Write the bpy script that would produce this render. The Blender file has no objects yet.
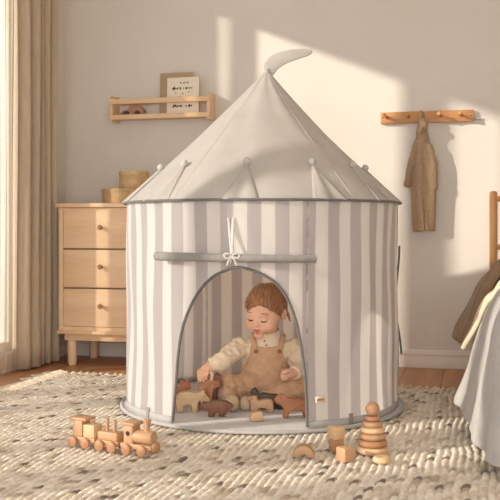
import bpy, bmesh, math, random
import numpy as np
from mathutils import Vector, Matrix

S = bpy.context.scene
COL = S.collection
PI = math.pi
random.seed(7)
RNG = np.random.default_rng(11)

def lin(c):
    return tuple(((x / 255.0) / 12.92 if x / 255.0 <= 0.04045 else ((x / 255.0 + 0.055) / 1.055) ** 2.4) for x in c)

# ------------------------------------------------------------------ camera, world, sun, window light, added fill, exposure
CAM_H = 0.70
cam_d = bpy.data.cameras.new('camera')
cam = bpy.data.objects.new('camera', cam_d); COL.objects.link(cam)
cam.location = (0, 0, CAM_H); cam.rotation_euler = (PI / 2, 0, 0)
cam_d.sensor_width = 36; cam_d.lens = 900 / 500 * 36
cam_d.shift_y = -22 / 500; cam_d.clip_start = 0.05
S.camera = cam

# the room is turned against the camera: u runs along the back wall from its left corner, v out from it into the room
TURN = math.radians(14)
CORNER = Vector((-1.04, 5.08, 0))
CU, SU = math.cos(TURN), math.sin(TURN)
def R(u, v, z=0.0):
    return Vector((CORNER.x + CU * u - SU * v, CORNER.y - SU * u - CU * v, z))

world = bpy.data.worlds.new('daylight'); S.world = world; world.use_nodes = True
bg = world.node_tree.nodes['Background']
bg.inputs[0].default_value = (0.95, 1.0, 1.03, 1); bg.inputs[1].default_value = 0.68

SUN_K, SUN_DROP = 0.75, 0.41
sdir = (R(1, 0) - R(0, 0)) - SUN_K * (R(0, 1) - R(0, 0)) + Vector((0, 0, -SUN_DROP))
sl = bpy.data.lights.new('low_sun', 'SUN'); sl.energy = 5.2; sl.angle = math.radians(1.4); sl.color = (1.0, 0.92, 0.80)
so = bpy.data.objects.new('low_sun', sl); COL.objects.link(so)
so.rotation_euler = sdir.to_track_quat('-Z', 'Y').to_euler(); so.location = (-5, 2, 3)

al = bpy.data.lights.new('window_daylight', 'AREA'); al.shape = 'RECTANGLE'; al.size = 2.5; al.size_y = 1.8
al.energy = 16; al.color = (0.88, 0.94, 1.0)
ao = bpy.data.objects.new('window_daylight', al); COL.objects.link(ao)
ao.location = R(-0.45, 1.9, 1.1); ao.rotation_euler = (R(1, 0) - R(0, 0)).to_track_quat('-Z', 'Y').to_euler()

fl_ = bpy.data.lights.new('fill_behind_camera', 'AREA'); fl_.shape = 'RECTANGLE'; fl_.size = 3.0; fl_.size_y = 1.7  # added fill lamp, no source of its own; brightens tent front and inside
fl_.energy = 80; fl_.color = (0.96, 1.0, 1.03)
fo = bpy.data.objects.new('fill_behind_camera', fl_); COL.objects.link(fo)
fo.location = (-0.15, -1.1, 0.95); fo.rotation_euler = (Vector((0.1, 4.2, 0.75)) - fo.location).to_track_quat('-Z', 'Y').to_euler()

S.view_settings.view_transform = 'Standard'; S.view_settings.look = 'None'
S.view_settings.gamma = 1; S.view_settings.use_curve_mapping = False
S.view_settings.exposure = -0.14
S.cycles.use_denoising = True
S.cycles.max_bounces = 14; S.cycles.diffuse_bounces = 10; S.cycles.transmission_bounces = 12; S.cycles.transparent_max_bounces = 12
S.cycles.sample_clamp_indirect = 6

# ------------------------------------------------------------------ materials
def newmat(name):
    m = bpy.data.materials.new(name); m.use_nodes = True
    nt = m.node_tree
    return m, nt, nt.nodes['Principled BSDF']
def N(nt, t, **kw):
    n = nt.nodes.new(t)
    for k, v in kw.items():
        if k in n.inputs: n.inputs[k].default_value = v
        else: setattr(n, k, v)
    return n
def mixcol(nt, fac, a, b):
    n = nt.nodes.new('ShaderNodeMix'); n.data_type = 'RGBA'
    for sock, val in ((n.inputs[0], fac), (n.inputs[6], a), (n.inputs[7], b)):
        if hasattr(val, 'is_output'): nt.links.new(val, sock)
        else: sock.default_value = val if isinstance(val, float) else (*val, 1)
    return n.outputs[2]
def noise(nt, scale, vec=None, detail=3.0, stretch=None):
    n = N(nt, 'ShaderNodeTexNoise', Scale=scale, Detail=detail)
    tc = N(nt, 'ShaderNodeTexCoord')
    src = tc.outputs['Object'] if vec is None else vec
    if stretch:
        mp = N(nt, 'ShaderNodeMapping'); mp.inputs['Scale'].default_value = stretch
        nt.links.new(src, mp.inputs[0]); src = mp.outputs[0]
    nt.links.new(src, n.inputs['Vector'])
    return n.outputs['Fac']
def bump(nt, p, h, strength, dist=0.003):
    b = N(nt, 'ShaderNodeBump', Strength=strength, Distance=dist)
    nt.links.new(h, b.inputs['Height']); nt.links.new(b.outputs[0], p.inputs['Normal'])
def plain(name, rgb, rgb2=None, rough=0.6, nscale=20, bscale=None, bstr=0.3, stretch=None, sheen=0.0, sss=0.0):
    m, nt, p = newmat(name)
    a = lin(rgb); b = lin(rgb2) if rgb2 else tuple(x * 0.86 for x in a)
    f = noise(nt, nscale, stretch=stretch)
    rp = N(nt, 'ShaderNodeMapRange'); rp.inputs[1].default_value = 0.3; rp.inputs[2].default_value = 0.7
    nt.links.new(f, rp.inputs[0])
    nt.links.new(mixcol(nt, rp.outputs[0], a, b), p.inputs['Base Color'])
    p.inputs['Roughness'].default_value = rough
    if sheen: p.inputs['Sheen Weight'].default_value = sheen
    if sss:
        p.inputs['Subsurface Weight'].default_value = sss; p.inputs['Subsurface Radius'].default_value = (0.012, 0.005, 0.003)
        p.inputs['Subsurface Scale'].default_value = 0.6
    if bscale: bump(nt, p, noise(nt, bscale), bstr)
    return m
def wood(name, rgb, rgb2, axis='X', scale=9.0, rough=0.5):
    st = {'X': (0.12, 1, 1), 'Y': (1, 0.12, 1), 'Z': (1, 1, 0.12)}[axis]
    m, nt, p = newmat(name)
    f = noise(nt, scale * 2.2, stretch=st, detail=5.0)
    g = noise(nt, scale * 14, stretch=st, detail=2.0)
    mm = N(nt, 'ShaderNodeMath', operation='MULTIPLY_ADD'); mm.inputs[1].default_value = 0.35
    nt.links.new(g, mm.inputs[0]); nt.links.new(f, mm.inputs[2])
    rp = N(nt, 'ShaderNodeMapRange'); rp.inputs[1].default_value = 0.45; rp.inputs[2].default_value = 0.9
    nt.links.new(mm.outputs[0], rp.inputs[0])
    nt.links.new(mixcol(nt, rp.outputs[0], lin(rgb), lin(rgb2)), p.inputs['Base Color'])
    p.inputs['Roughness'].default_value = rough
    bump(nt, p, g, 0.08, 0.001)
    return m
def cloth(name, rgb, rgb2=None, trans=0.0, transp=0.0, rough=0.9, nscale=40, bscale=900, bstr=0.25, stretch=None):
    m = plain(name, rgb, rgb2, rough, nscale, bscale, bstr, stretch, sheen=0.15)
    nt = m.node_tree; p = nt.nodes['Principled BSDF']; out = nt.nodes['Material Output']
    if trans:
        t = N(nt, 'ShaderNodeBsdfTranslucent'); mx = N(nt, 'ShaderNodeMixShader', Fac=trans)
        c = p.inputs['Base Color'].links[0].from_socket
        nt.links.new(c, t.inputs[0]); nt.links.new(p.outputs[0], mx.inputs[1]); nt.links.new(t.outputs[0], mx.inputs[2])
        last = mx.outputs[0]
        if transp:
            tp = N(nt, 'ShaderNodeBsdfTransparent'); m2 = N(nt, 'ShaderNodeMixShader', Fac=transp)
            nt.links.new(last, m2.inputs[1]); nt.links.new(tp.outputs[0], m2.inputs[2]); last = m2.outputs[0]
        nt.links.new(last, out.inputs[0])
    return m

M = {}
M['wall'] = plain('plaster', (221, 214, 204), (217, 209, 198), 0.9, 3, 60, 0.06)
M['ceiling'] = plain('ceiling_paint', (240, 235, 226), (236, 231, 222), 0.9, 3)
M['trim'] = plain('trim_paint', (240, 233, 222), (236, 228, 216), 0.5, 4)
M['beech'] = wood('beech', (238, 206, 166), (222, 184, 142), 'X')
M['beech_v'] = wood('beech_upright', (238, 206, 166), (222, 184, 142), 'Z')
M['oak'] = wood('birch_drawer', (238, 204, 164), (222, 182, 140), 'X', 5)
M['rail'] = wood('rail_wood', (208, 152, 98), (186, 130, 80), 'X', 7)
M['bedwood'] = wood('bed_wood', (206, 152, 98), (182, 128, 78), 'Z', 7)
M['toy'] = wood('toy_wood', (194, 154, 116), (172, 130, 94), 'X', 16)
M['toy_light'] = wood('toy_light_wood', (216, 180, 140), (198, 160, 120), 'X', 16)
M['toy_dark'] = wood('toy_dark_wood', (184, 136, 98), (160, 112, 76), 'X', 16)
M['toy_pale'] = wood('toy_pale_wood', (206, 176, 138), (188, 154, 114), 'X', 16)
M['walnut'] = wood('walnut', (128, 84, 56), (98, 60, 38), 'X', 16)
M['dark_walnut'] = wood('dark_walnut', (86, 52, 36), (66, 38, 26), 'Z', 16)
M['cherry'] = wood('cherry', (176, 118, 78), (152, 96, 60), 'X', 16)
M['redwood'] = wood('red_wood', (178, 112, 74), (154, 92, 58), 'X', 16)
M['leg_shade'] = wood('leg_shade_olive', (78, 64, 48), (60, 48, 36), 'X', 16)  # dark olive carries the shade under the child's leg
M['black'] = plain('dark_hole', (46, 36, 30), None, 0.8)
M['straw'] = plain('straw', (204, 172, 126), (176, 142, 98), 0.85, 90, 260, 0.9)
M['splint'] = wood('splint_wood', (214, 182, 134), (190, 154, 106), 'X', 12)
M['canvas_grey'] = cloth('tent_roof_canvas', (232, 229, 224), (226, 222, 216), trans=0.62, nscale=14)
M['hem'] = cloth('tent_hem', (176, 172, 168), (164, 160, 156))
M['piping'] = cloth('dark_piping', (108, 104, 100), (96, 92, 88))
M['mat'] = cloth('mat_cloth', (198, 194, 190), (188, 184, 180), nscale=30)
M['white_cloth'] = cloth('white_cloth', (224, 220, 214), (214, 209, 202), trans=0.2)
M['pompom'] = cloth('pompom_felt', (200, 196, 190), (178, 174, 168), nscale=200, bscale=300, bstr=1.0)
M['roll'] = cloth('rolled_cloth', (146, 142, 136), (134, 130, 124))
M['coat'] = cloth('coat_wool', (172, 144, 114), (150, 122, 94), nscale=120, bscale=500, bstr=0.8)
M['drape'] = cloth('drape_linen', (214, 194, 168), (202, 182, 156), trans=0.25, stretch=(1, 1, 0.15), nscale=70)
M['sheer'] = cloth('sheer_linen', (236, 222, 198), (226, 210, 184), trans=0.5, transp=0.75, nscale=60)
M['duvet'] = cloth('grey_blue_duvet', (182, 178, 173), (172, 168, 163), nscale=25)
M['quilt'] = cloth('brown_quilt', (150, 122, 94), (134, 108, 82), nscale=40)
M['blanket'] = cloth('cream_blanket', (232, 212, 182), (220, 198, 166), nscale=60, bscale=300, bstr=0.8)
M['sheet'] = cloth('sheet', (232, 226, 216))
M['skin'] = plain('skin', (236, 188, 158), (228, 174, 142), 0.5, 25, sss=0.12)
M['lips'] = plain('lips', (206, 122, 106), (198, 112, 98), 0.4, 60)
M['mouth'] = plain('mouth_inside', (120, 48, 44), None, 0.5)
M['eye'] = plain('eye', (40, 28, 22), None, 0.2)
M['hair'] = plain('auburn_hair', (172, 120, 80), (122, 78, 48), 0.4, 110, stretch=(1.5, 0.35, 0.45))
M['brow'] = plain('eyebrow', (180, 124, 88), None, 0.6)
M['sweater'] = cloth('cream_knit', (243, 224, 196), (233, 212, 180), nscale=140, bscale=420, bstr=0.7)
M['overall'] = cloth('sand_cotton', (210, 170, 134), (198, 158, 122), nscale=50)
M['sock'] = cloth('oat_sock', (206, 180, 148), (190, 164, 132), nscale=160, bscale=500, bstr=0.7)
M['button'] = plain('wood_button', (130, 88, 56), None, 0.5)
M['card'] = plain('cream_card', (240, 228, 206), (236, 222, 198), 0.8)
M['board'] = plain('tan_board', (188, 160, 128), (178, 150, 118), 0.8)
M['ink'] = plain('ink', (74, 58, 46), None, 0.8)
M['tag'] = plain('tag_cloth', (232, 212, 192), None, 0.9)
M['tagink'] = plain('tag_ink', (170, 110, 84), None, 0.9)

def stripe_mat():
    m, nt, p = newmat('striped_canvas')
    out = nt.nodes['Material Output']
    uv = N(nt, 'ShaderNodeUVMap'); sx = N(nt, 'ShaderNodeSeparateXYZ'); nt.links.new(uv.outputs[0], sx.inputs[0])
    mu = N(nt, 'ShaderNodeMath', operation='MULTIPLY'); mu.inputs[1].default_value = 35.0
    ad = N(nt, 'ShaderNodeMath', operation='ADD'); ad.inputs[1].default_value = 0.35
    fr = N(nt, 'ShaderNodeMath', operation='FRACT'); gt = N(nt, 'ShaderNodeMath', operation='GREATER_THAN'); gt.inputs[1].default_value = 0.5
    nt.links.new(sx.outputs[0], mu.inputs[0]); nt.links.new(mu.outputs[0], ad.inputs[0]); nt.links.new(ad.outputs[0], fr.inputs[0]); nt.links.new(fr.outputs[0], gt.inputs[0])
    c = mixcol(nt, gt.outputs[0], lin((252, 249, 246)), lin((226, 221, 220)))
    n = noise(nt, 300); cc = mixcol(nt, n, c, c)
    mm = nt.nodes.new('ShaderNodeMix'); mm.data_type = 'RGBA'; mm.blend_type = 'MULTIPLY'; mm.inputs[0].default_value = 0.05
    nt.links.new(c, mm.inputs[6])
    cr = N(nt, 'ShaderNodeCombineColor'); 
    for i in range(3): nt.links.new(n, cr.inputs[i])
    nt.links.new(cr.outputs[0], mm.inputs[7])
    nt.links.new(mm.outputs[2], p.inputs['Base Color']); p.inputs['Roughness'].default_value = 0.9
    bump(nt, p, noise(nt, 16, detail=3.0, stretch=(1, 1, .55)), 0.42, 0.014)
    t = N(nt, 'ShaderNodeBsdfTranslucent'); mx = N(nt, 'ShaderNodeMixShader', Fac=0.68)
    nt.links.new(mm.outputs[2], t.inputs[0]); nt.links.new(p.outputs[0], mx.inputs[1]); nt.links.new(t.outputs[0], mx.inputs[2])
    nt.links.new(mx.outputs[0], out.inputs[0])
    return m
M['stripe'] = stripe_mat()

def floor_mat():
    m, nt, p = newmat('oak_planks')
    tc = N(nt, 'ShaderNodeTexCoord')
    mp = N(nt, 'ShaderNodeMapping'); mp.inputs['Rotation'].default_value = (0, 0, PI / 2)
    nt.links.new(tc.outputs['Object'], mp.inputs[0])
    br = N(nt, 'ShaderNodeTexBrick', Scale=1.0)
    br.inputs['Brick Width'].default_value = 1.7; br.inputs['Row Height'].default_value = 0.19
    br.inputs['Mortar Size'].default_value = 0.0022; br.inputs['Bias'].default_value = 0.0
    br.inputs['Color1'].default_value = (*lin((184, 134, 94)), 1); br.inputs['Color2'].default_value = (*lin((168, 118, 80)), 1)
    br.inputs['Mortar'].default_value = (*lin((96, 66, 44)), 1)
    nt.links.new(mp.outputs[0], br.inputs['Vector'])
    g = noise(nt, 26, stretch=(1, 0.08, 1), detail=5.0)
    mm = nt.nodes.new('ShaderNodeMix'); mm.data_type = 'RGBA'; mm.blend_type = 'OVERLAY'; mm.inputs[0].default_value = 0.4
    cr = N(nt, 'ShaderNodeCombineColor')
    for i in range(3): nt.links.new(g, cr.inputs[i])
    nt.links.new(br.outputs[0], mm.inputs[6]); nt.links.new(cr.outputs[0], mm.inputs[7])
    nt.links.new(mm.outputs[2], p.inputs['Base Color']); p.inputs['Roughness'].default_value = 0.45
    return m
M['floor'] = floor_mat()

def glass_mat():
    m, nt, p = newmat('window_glass')
    out = nt.nodes['Material Output']
    tp = N(nt, 'ShaderNodeBsdfTransparent'); gl = N(nt, 'ShaderNodeBsdfGlossy', Roughness=0.02); mx = N(nt, 'ShaderNodeMixShader', Fac=0.06)
    nt.links.new(tp.outputs[0], mx.inputs[1]); nt.links.new(gl.outputs[0], mx.inputs[2]); nt.links.new(mx.outputs[0], out.inputs[0])
    return m
M['glass'] = glass_mat()

def rug_mat():
    m, nt, p = newmat('rug_wool')
    at = N(nt, 'ShaderNodeAttribute', attribute_name='yarn')
    n = noise(nt, 380, detail=2.0)
    mm = nt.nodes.new('ShaderNodeMix'); mm.data_type = 'RGBA'; mm.blend_type = 'MULTIPLY'; mm.inputs[0].default_value = 0.3
    cr = N(nt, 'ShaderNodeCombineColor')
    for i in range(3): nt.links.new(n, cr.inputs[i])
    nt.links.new(at.outputs[0], mm.inputs[6]); nt.links.new(cr.outputs[0], mm.inputs[7])
    nt.links.new(mm.outputs[2], p.inputs['Base Color']); p.inputs['Roughness'].default_value = 0.95
    p.inputs['Sheen Weight'].default_value = 0.2
    bump(nt, p, n, 0.5, 0.004)
    return m
M['rug'] = rug_mat()

# ------------------------------------------------------------------ mesh helpers
def empty(name, loc=(0, 0, 0), rz=0.0, label=None, cat=None, group=None, kind=None):
    o = bpy.data.objects.new(name, None); COL.objects.link(o)
    o.location = loc; o.rotation_euler = (0, 0, rz); o.empty_display_size = 0.05
    tag(o, label, cat, group, kind); return o
def tag(o, label=None, cat=None, group=None, kind=None):
    for k, v in (('label', label), ('category', cat), ('group', group), ('kind', kind)):
        if v: o[k] = v
    return o
def link(name, me, mat, parent=None, loc=None, rz=None, label=None):
    o = bpy.data.objects.new(name, me); COL.objects.link(o)
    for m_ in (mat if isinstance(mat, (list, tuple)) else [mat]): me.materials.append(m_)
    if parent: o.parent = parent
    if loc is not None: o.location = loc
    if rz is not None: o.rotation_euler = (0, 0, rz)
    if label: o['label'] = label
    return o
def smooth(me, angle=40):
    me.polygons.foreach_set('use_smooth', [True] * len(me.polygons))
    if angle < 180: me.set_sharp_from_angle(angle=math.radians(angle))
class MB:
    def __init__(self): self.bm = bmesh.new()
    def box(self, c, s, bev=0.0, rot=None, seg=2):
        b = bmesh.new(); bmesh.ops.create_cube(b, size=1)
        bmesh.ops.scale(b, vec=s, verts=b.verts)
        if bev: bmesh.ops.bevel(b, geom=list(b.edges), offset=bev, segments=seg, profile=0.5, affect='EDGES')
        if rot is not None: bmesh.ops.transform(b, matrix=rot.to_4x4(), verts=b.verts)
        bmesh.ops.translate(b, vec=c, verts=b.verts); self._add(b); return self
    def _add(self, b):
        me = bpy.data.meshes.new('t'); b.to_mesh(me); b.free(); self.bm.from_mesh(me); bpy.data.meshes.remove(me)
    def tube(self, pts, r, seg=10, cap=True, flat=1.0, up=Vector((0, 0, 1))):
        pts = [Vector(p) for p in pts]; n = len(pts); rs = r if isinstance(r, (list, tuple)) else [r] * n
        rings = []; prev = None
        for i, p in enumerate(pts):
            t = (pts[min(i + 1, n - 1)] - pts[max(i - 1, 0)]).normalized()
            if prev is None:
                a = t.cross(up); a = a if a.length > 1e-4 else t.cross(Vector((1, 0, 0)))
            else: a = prev - t * prev.dot(t)
            a.normalize(); prev = a; b = t.cross(a)
            rings.append([self.bm.verts.new(p + (a * math.cos(q) * flat + b * math.sin(q)) * rs[i]) for q in [2 * PI * k / seg for k in range(seg)]])
        for i in range(n - 1):
            for k in range(seg):
                self.bm.faces.new((rings[i][k], rings[i][(k + 1) % seg], rings[i + 1][(k + 1) % seg], rings[i + 1][k]))
        if cap:
            self.bm.faces.new(rings[0][::-1]); self.bm.faces.new(rings[-1])
        return self
    def lathe(self, prof, c=(0, 0, 0), seg=28, axis=None, hole=False):
        c = Vector(c); q = Vector((0, 0, 1)).rotation_difference(Vector(axis)) if axis else None
        rings = []
        for r, z in prof:
            row = []
            for k in range(seg):
                a = 2 * PI * k / seg; v = Vector((r * math.cos(a), r * math.sin(a), z))
                if q: v = q @ v
                row.append(self.bm.verts.new(v + c))
            rings.append(row)
        m = len(rings)
        for i in range(m if hole else m - 1):
            A, B = rings[i], rings[(i + 1) % m]
            for k in range(seg): self.bm.faces.new((A[k], A[(k + 1) % seg], B[(k + 1) % seg], B[k]))
        if not hole:
            if prof[0][0] > 1e-6: self.bm.faces.new(rings[0][::-1])
            if prof[-1][0] > 1e-6: self.bm.faces.new(rings[-1])
        return self
    def prism(self, outline, thick, bev=0.003, matrix=None):
        """outline of (x, z) points, extruded along y by thick, edges rounded"""
        b = bmesh.new()
        vs = [b.verts.new((x, -thick / 2, z)) for x, z in outline]
        f = b.faces.new(vs)
        r = bmesh.ops.extrude_face_region(b, geom=[f])
        bmesh.ops.translate(b, vec=(0, thick, 0), verts=[e for e in r['geom'] if isinstance(e, bmesh.types.BMVert)])
        bmesh.ops.recalc_face_normals(b, faces=b.faces)
        if bev:
            rim = [e for e in b.edges if abs(e.verts[0].co.y - e.verts[1].co.y) < 1e-6]
            bmesh.ops.bevel(b, geom=rim, offset=bev, segments=2, profile=0.5, affect='EDGES', clamp_overlap=True)
        if matrix is not None: bmesh.ops.transform(b, matrix=matrix, verts=b.verts)
        self._add(b); return self
    def build(self, name, mat, parent=None, angle=40, loc=None, rz=None, label=None):
        bmesh.ops.remove_doubles(self.bm, verts=self.bm.verts, dist=1e-6)
        bmesh.ops.recalc_face_normals(self.bm, faces=self.bm.faces)
        me = bpy.data.meshes.new(name); self.bm.to_mesh(me); self.bm.free(); smooth(me, angle)
        return link(name, me, mat, parent, loc, rz, label)
def grid_mesh(name, P, mat, parent=None, closed_u=False, uv=None, solid=0.0, angle=180, label=None, loc=None, rz=None):
    """P: array (nu, nv, 3)"""
    P = np.asarray(P, dtype=np.float64); nu, nv = P.shape[:2]
    idx = np.arange(nu * nv).reshape(nu, nv)
    if closed_u: A = idx; B = np.roll(idx, -1, axis=0)
    else: A = idx[:-1]; B = idx[1:]
    F = np.stack([A[:, :-1], B[:, :-1], B[:, 1:], A[:, 1:]], -1).reshape(-1, 4)
    me = bpy.data.meshes.new(name); raw_mesh(me, P.reshape(-1, 3), F)
    if uv is not None:
        l = me.uv_layers.new(name='UVMap'); U = np.asarray(uv).reshape(-1, 2)
        l.data.foreach_set('uv', U[F.reshape(-1)].astype(np.float32).ravel())
    smooth(me, angle)
    o = link(name, me, mat, parent, loc, rz, label)
    if solid:
        md = o.modifiers.new('thickness', 'SOLIDIFY'); md.thickness = solid; md.offset = 0
    return o
def raw_mesh(me, V, F):
    nq = len(F)
    me.vertices.add(len(V)); me.vertices.foreach_set('co', np.asarray(V, np.float32).ravel())
    me.loops.add(nq * 4); me.loops.foreach_set('vertex_index', np.asarray(F, np.int32).ravel())
    me.polygons.add(nq); me.polygons.foreach_set('loop_start', np.arange(0, nq * 4, 4, dtype=np.int32))
    me.polygons.foreach_set('loop_total', np.full(nq, 4, np.int32))
    me.update(calc_edges=True); me.validate()
def spline(pts, n=6, closed=False):
    pts = [np.array(p, float) for p in pts]; m = len(pts); out = []
    for i in range(m if closed else m - 1):
        if closed: a, b, c, d = pts[i - 1], pts[i], pts[(i + 1) % m], pts[(i + 2) % m]
        else: a, b, c, d = pts[max(i - 1, 0)], pts[i], pts[i + 1], pts[min(i + 2, m - 1)]
        for k in range(n):
            t = k / n
            out.append(0.5 * ((2 * b) + (c - a) * t + (2 * a - 5 * b + 4 * c - d) * t * t + (3 * b - a - 3 * c + d) * t ** 3))
    if not closed: out.append(pts[-1])
    return [tuple(o) for o in out]

# implicit surfaces: organic forms as signed distances, meshed by surface nets
def nrm(P): return np.sqrt((P * P).sum(-1))
def cap(P, a, b, ra, rb):
    a = np.array(a, float); b = np.array(b, float); ab = b - a
    t = np.clip(((P - a) @ ab) / (ab @ ab + 1e-12), 0, 1)
    return nrm(P - a - t[:, None] * ab) - (ra + t * (rb - ra))
def ell(P, c, r, Rm=None):
    q = P - np.array(c, float)
    if Rm is not None: q = q @ Rm
    r = np.array(r, float); k0 = nrm(q / r); k1 = nrm(q / (r * r)) + 1e-9
    return k0 * (k0 - 1) / k1
def smin(a, b, k):
    h = np.clip(0.5 + 0.5 * (b - a) / k, 0, 1)
    return b + (a - b) * h - k * h * (1 - h)
def smax(a, b, k): return -smin(-a, -b, k)
def sdf_mesh(name, f, lo, hi, res, mat, parent=None, label=None, angle=180):
    lo = np.array(lo, float); hi = np.array(hi, float); Bk = 6
    n = (np.ceil((hi - lo) / res / Bk).astype(int)) * Bk
    nb = n // Bk
    bc = np.stack(np.meshgrid(*[np.arange(k) for k in nb], indexing='ij'), -1).reshape(-1, 3)
    cen = lo + (bc * Bk + Bk / 2) * res
    d = f(cen); act = np.abs(d) < Bk * res * 1.6
    D = np.ones(tuple(n), np.float32)
    Dv = D.reshape(nb[0], Bk, nb[1], Bk, nb[2], Bk).transpose(0, 2, 4, 1, 3, 5)
    Dv[bc[:, 0], bc[:, 1], bc[:, 2]] = np.where(d < 0, -1.0, 1.0)[:, None, None, None]
    off = np.stack(np.meshgrid(*[np.arange(Bk)] * 3, indexing='ij'), -1).reshape(-1, 3)
    ab = bc[act]
    for i in range(0, len(ab), 400):
        q = ab[i:i + 400]
        pts = lo + (q[:, None, :] * Bk + off[None]) * res
        v = f(pts.reshape(-1, 3)).reshape(len(q), Bk, Bk, Bk)
        Dv[q[:, 0], q[:, 1], q[:, 2]] = v
    if not np.shares_memory(Dv, D):
        D = np.ascontiguousarray(Dv.transpose(0, 3, 1, 4, 2, 5)).reshape(tuple(n))
    ins = D < 0
    c = [(i, j, k) for i in (0, 1) for j in (0, 1) for k in (0, 1)]
    sl = lambda o: tuple(slice(o[a], n[a] - 1 + o[a]) for a in range(3))
    cnt = sum(ins[sl(o)].astype(np.int8) for o in c)
    cells = np.argwhere((cnt > 0) & (cnt < 8)); ci = np.full(tuple(n - 1), -1, np.int64); ci[tuple(cells.T)] = np.arange(len(cells))
    acc = np.zeros((len(cells), 3)); w = np.zeros(len(cells))
    for o in c:
        for a in range(3):
            if o[a]: continue
            o2 = list(o); o2[a] = 1
            d0 = D[tuple((cells + np.array(o)).T)]; d1 = D[tuple((cells + np.array(o2)).T)]
            x = (d0 < 0) != (d1 < 0)
            t = np.where(x, d0 / np.where(x, d0 - d1, 1), 0)
            p = np.tile(np.array(o, float), (len(cells), 1)); p[:, a] += t
            acc[x] += p[x]; w[x] += 1
    V = lo + (cells + acc / w[:, None]) * res
    F = []
    for a in range(3):
        b, e = (a + 1) % 3, (a + 2) % 3
        s0 = [slice(0, n[k] - 1) for k in range(3)]; s1 = list(s0); s0[a] = slice(0, n[a] - 1); s1[a] = slice(1, n[a])
        x = np.argwhere(ins[tuple(s0)] != ins[tuple(s1)])
        x = x[(x[:, b] > 0) & (x[:, e] > 0)]
        def g(db, de):
            y = x.copy(); y[:, b] -= db; y[:, e] -= de; return ci[tuple(y.T)]
        q = np.stack([g(1, 1), g(0, 1), g(0, 0), g(1, 0)], -1)
        fl = ins[tuple(x.T)]; q[~fl] = q[~fl][:, ::-1]
        F.append(q[(q >= 0).all(1)])
    F = np.concatenate(F); me = bpy.data.meshes.new(name); raw_mesh(me, V, F); smooth(me, angle)
    return link(name, me, mat, parent, label=label)

# ------------------------------------------------------------------ the room (local x = u along the back wall, local y = -v)
FZ = -0.014                 # bare floor; the rug's top is z = 0
ROOM = dict(loc=CORNER, rz=-TURN)
def bx(mb, u0, u1, v0, v1, z0, z1, bev=0.0):
    return mb.box(((u0 + u1) / 2, -(v0 + v1) / 2, (z0 + z1) / 2), (u1 - u0, v1 - v0, z1 - z0), bev)
HZ, W_R, W_V = 2.6, 3.55, 6.2
tag(bx(MB(), -0.12, W_R + 0.1, -0.12, W_V, FZ - 0.1, FZ).build('floor', M['floor'], **ROOM), 'honey coloured oak plank floor running up to the back wall', kind='structure')
tag(bx(MB(), -0.12, W_R + 0.1, -0.12, W_V, HZ, HZ + 0.1).build('ceiling', M['ceiling'], **ROOM), 'plain white ceiling above the room', kind='structure')
tag(bx(MB(), -0.12, W_R + 0.1, -0.12, 0, FZ, HZ).build('wall_back', M['wall'], **ROOM), 'cream plaster back wall behind the tent with sunlit patches', kind='structure')
tag(bx(MB(), W_R, W_R + 0.1, 0, W_V, FZ, HZ).build('wall_right', M['wall'], **ROOM), 'cream plaster side wall beyond the bed', kind='structure')
WV0, WV1, WZ0, WZ1 = 0.56, 3.68, 0.08, 2.28
wl = MB(); bx(wl, -0.12, 0, 0, WV0, FZ, HZ); bx(wl, -0.12, 0, WV1, W_V, FZ, HZ); bx(wl, -0.12, 0, WV0, WV1, FZ, WZ0); bx(wl, -0.12, 0, WV0, WV1, WZ1, HZ)
tag(wl.build('wall_left', M['wall'], **ROOM), 'cream plaster wall behind the curtains at left', kind='structure')
wr = empty('window_1', CORNER, -TURN, 'tall casement window behind the curtains at left', kind='structure')
wf = MB()
for a, b in ((WV0, 0.585), (0.785, 0.862), (1.47, 1.62), (1.86, 2.03), (2.70, 2.79), (3.12, 3.36), (3.64, WV1)): bx(wf, -0.09, -0.03, a, b, WZ0, WZ1, 0.004)
bx(wf, -0.09, -0.03, WV0, WV1, WZ0, WZ0 + 0.05, 0.004); bx(wf, -0.09, -0.03, WV0, WV1, WZ1 - 0.03, WZ1, 0.004)
wf.build('window_frame', M['trim'], wr)
for a, b in ((0.585, 0.785), (0.862, 1.47), (1.62, 1.86), (2.03, 2.70), (2.79, 3.12), (3.36, 3.64)):
    bx(MB(), -0.063, -0.057, a - .01, b + .01, WZ0 + .04, WZ1 - .02).build('window_pane', M['glass'], wr)
def baseboard(name, horizontal, a, b, label):
    m = MB()
    for d0, z0, z1 in ((0.016, FZ, 0.052), (0.022, 0.052, 0.066), (0.012, 0.066, 0.078)):
        if horizontal: bx(m, a, b, 0, d0, z0, z1, 0.002)
        else: bx(m, 0, d0, a, b, z0, z1, 0.002)
    tag(m.build(name, M['trim'], **ROOM), label, kind='structure')
baseboard('baseboard_back', True, 0, W_R, 'white moulded baseboard along the back wall')
baseboard('baseboard_left', False, 0.03, WV0, 'white baseboard under the curtained wall at left')

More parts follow.
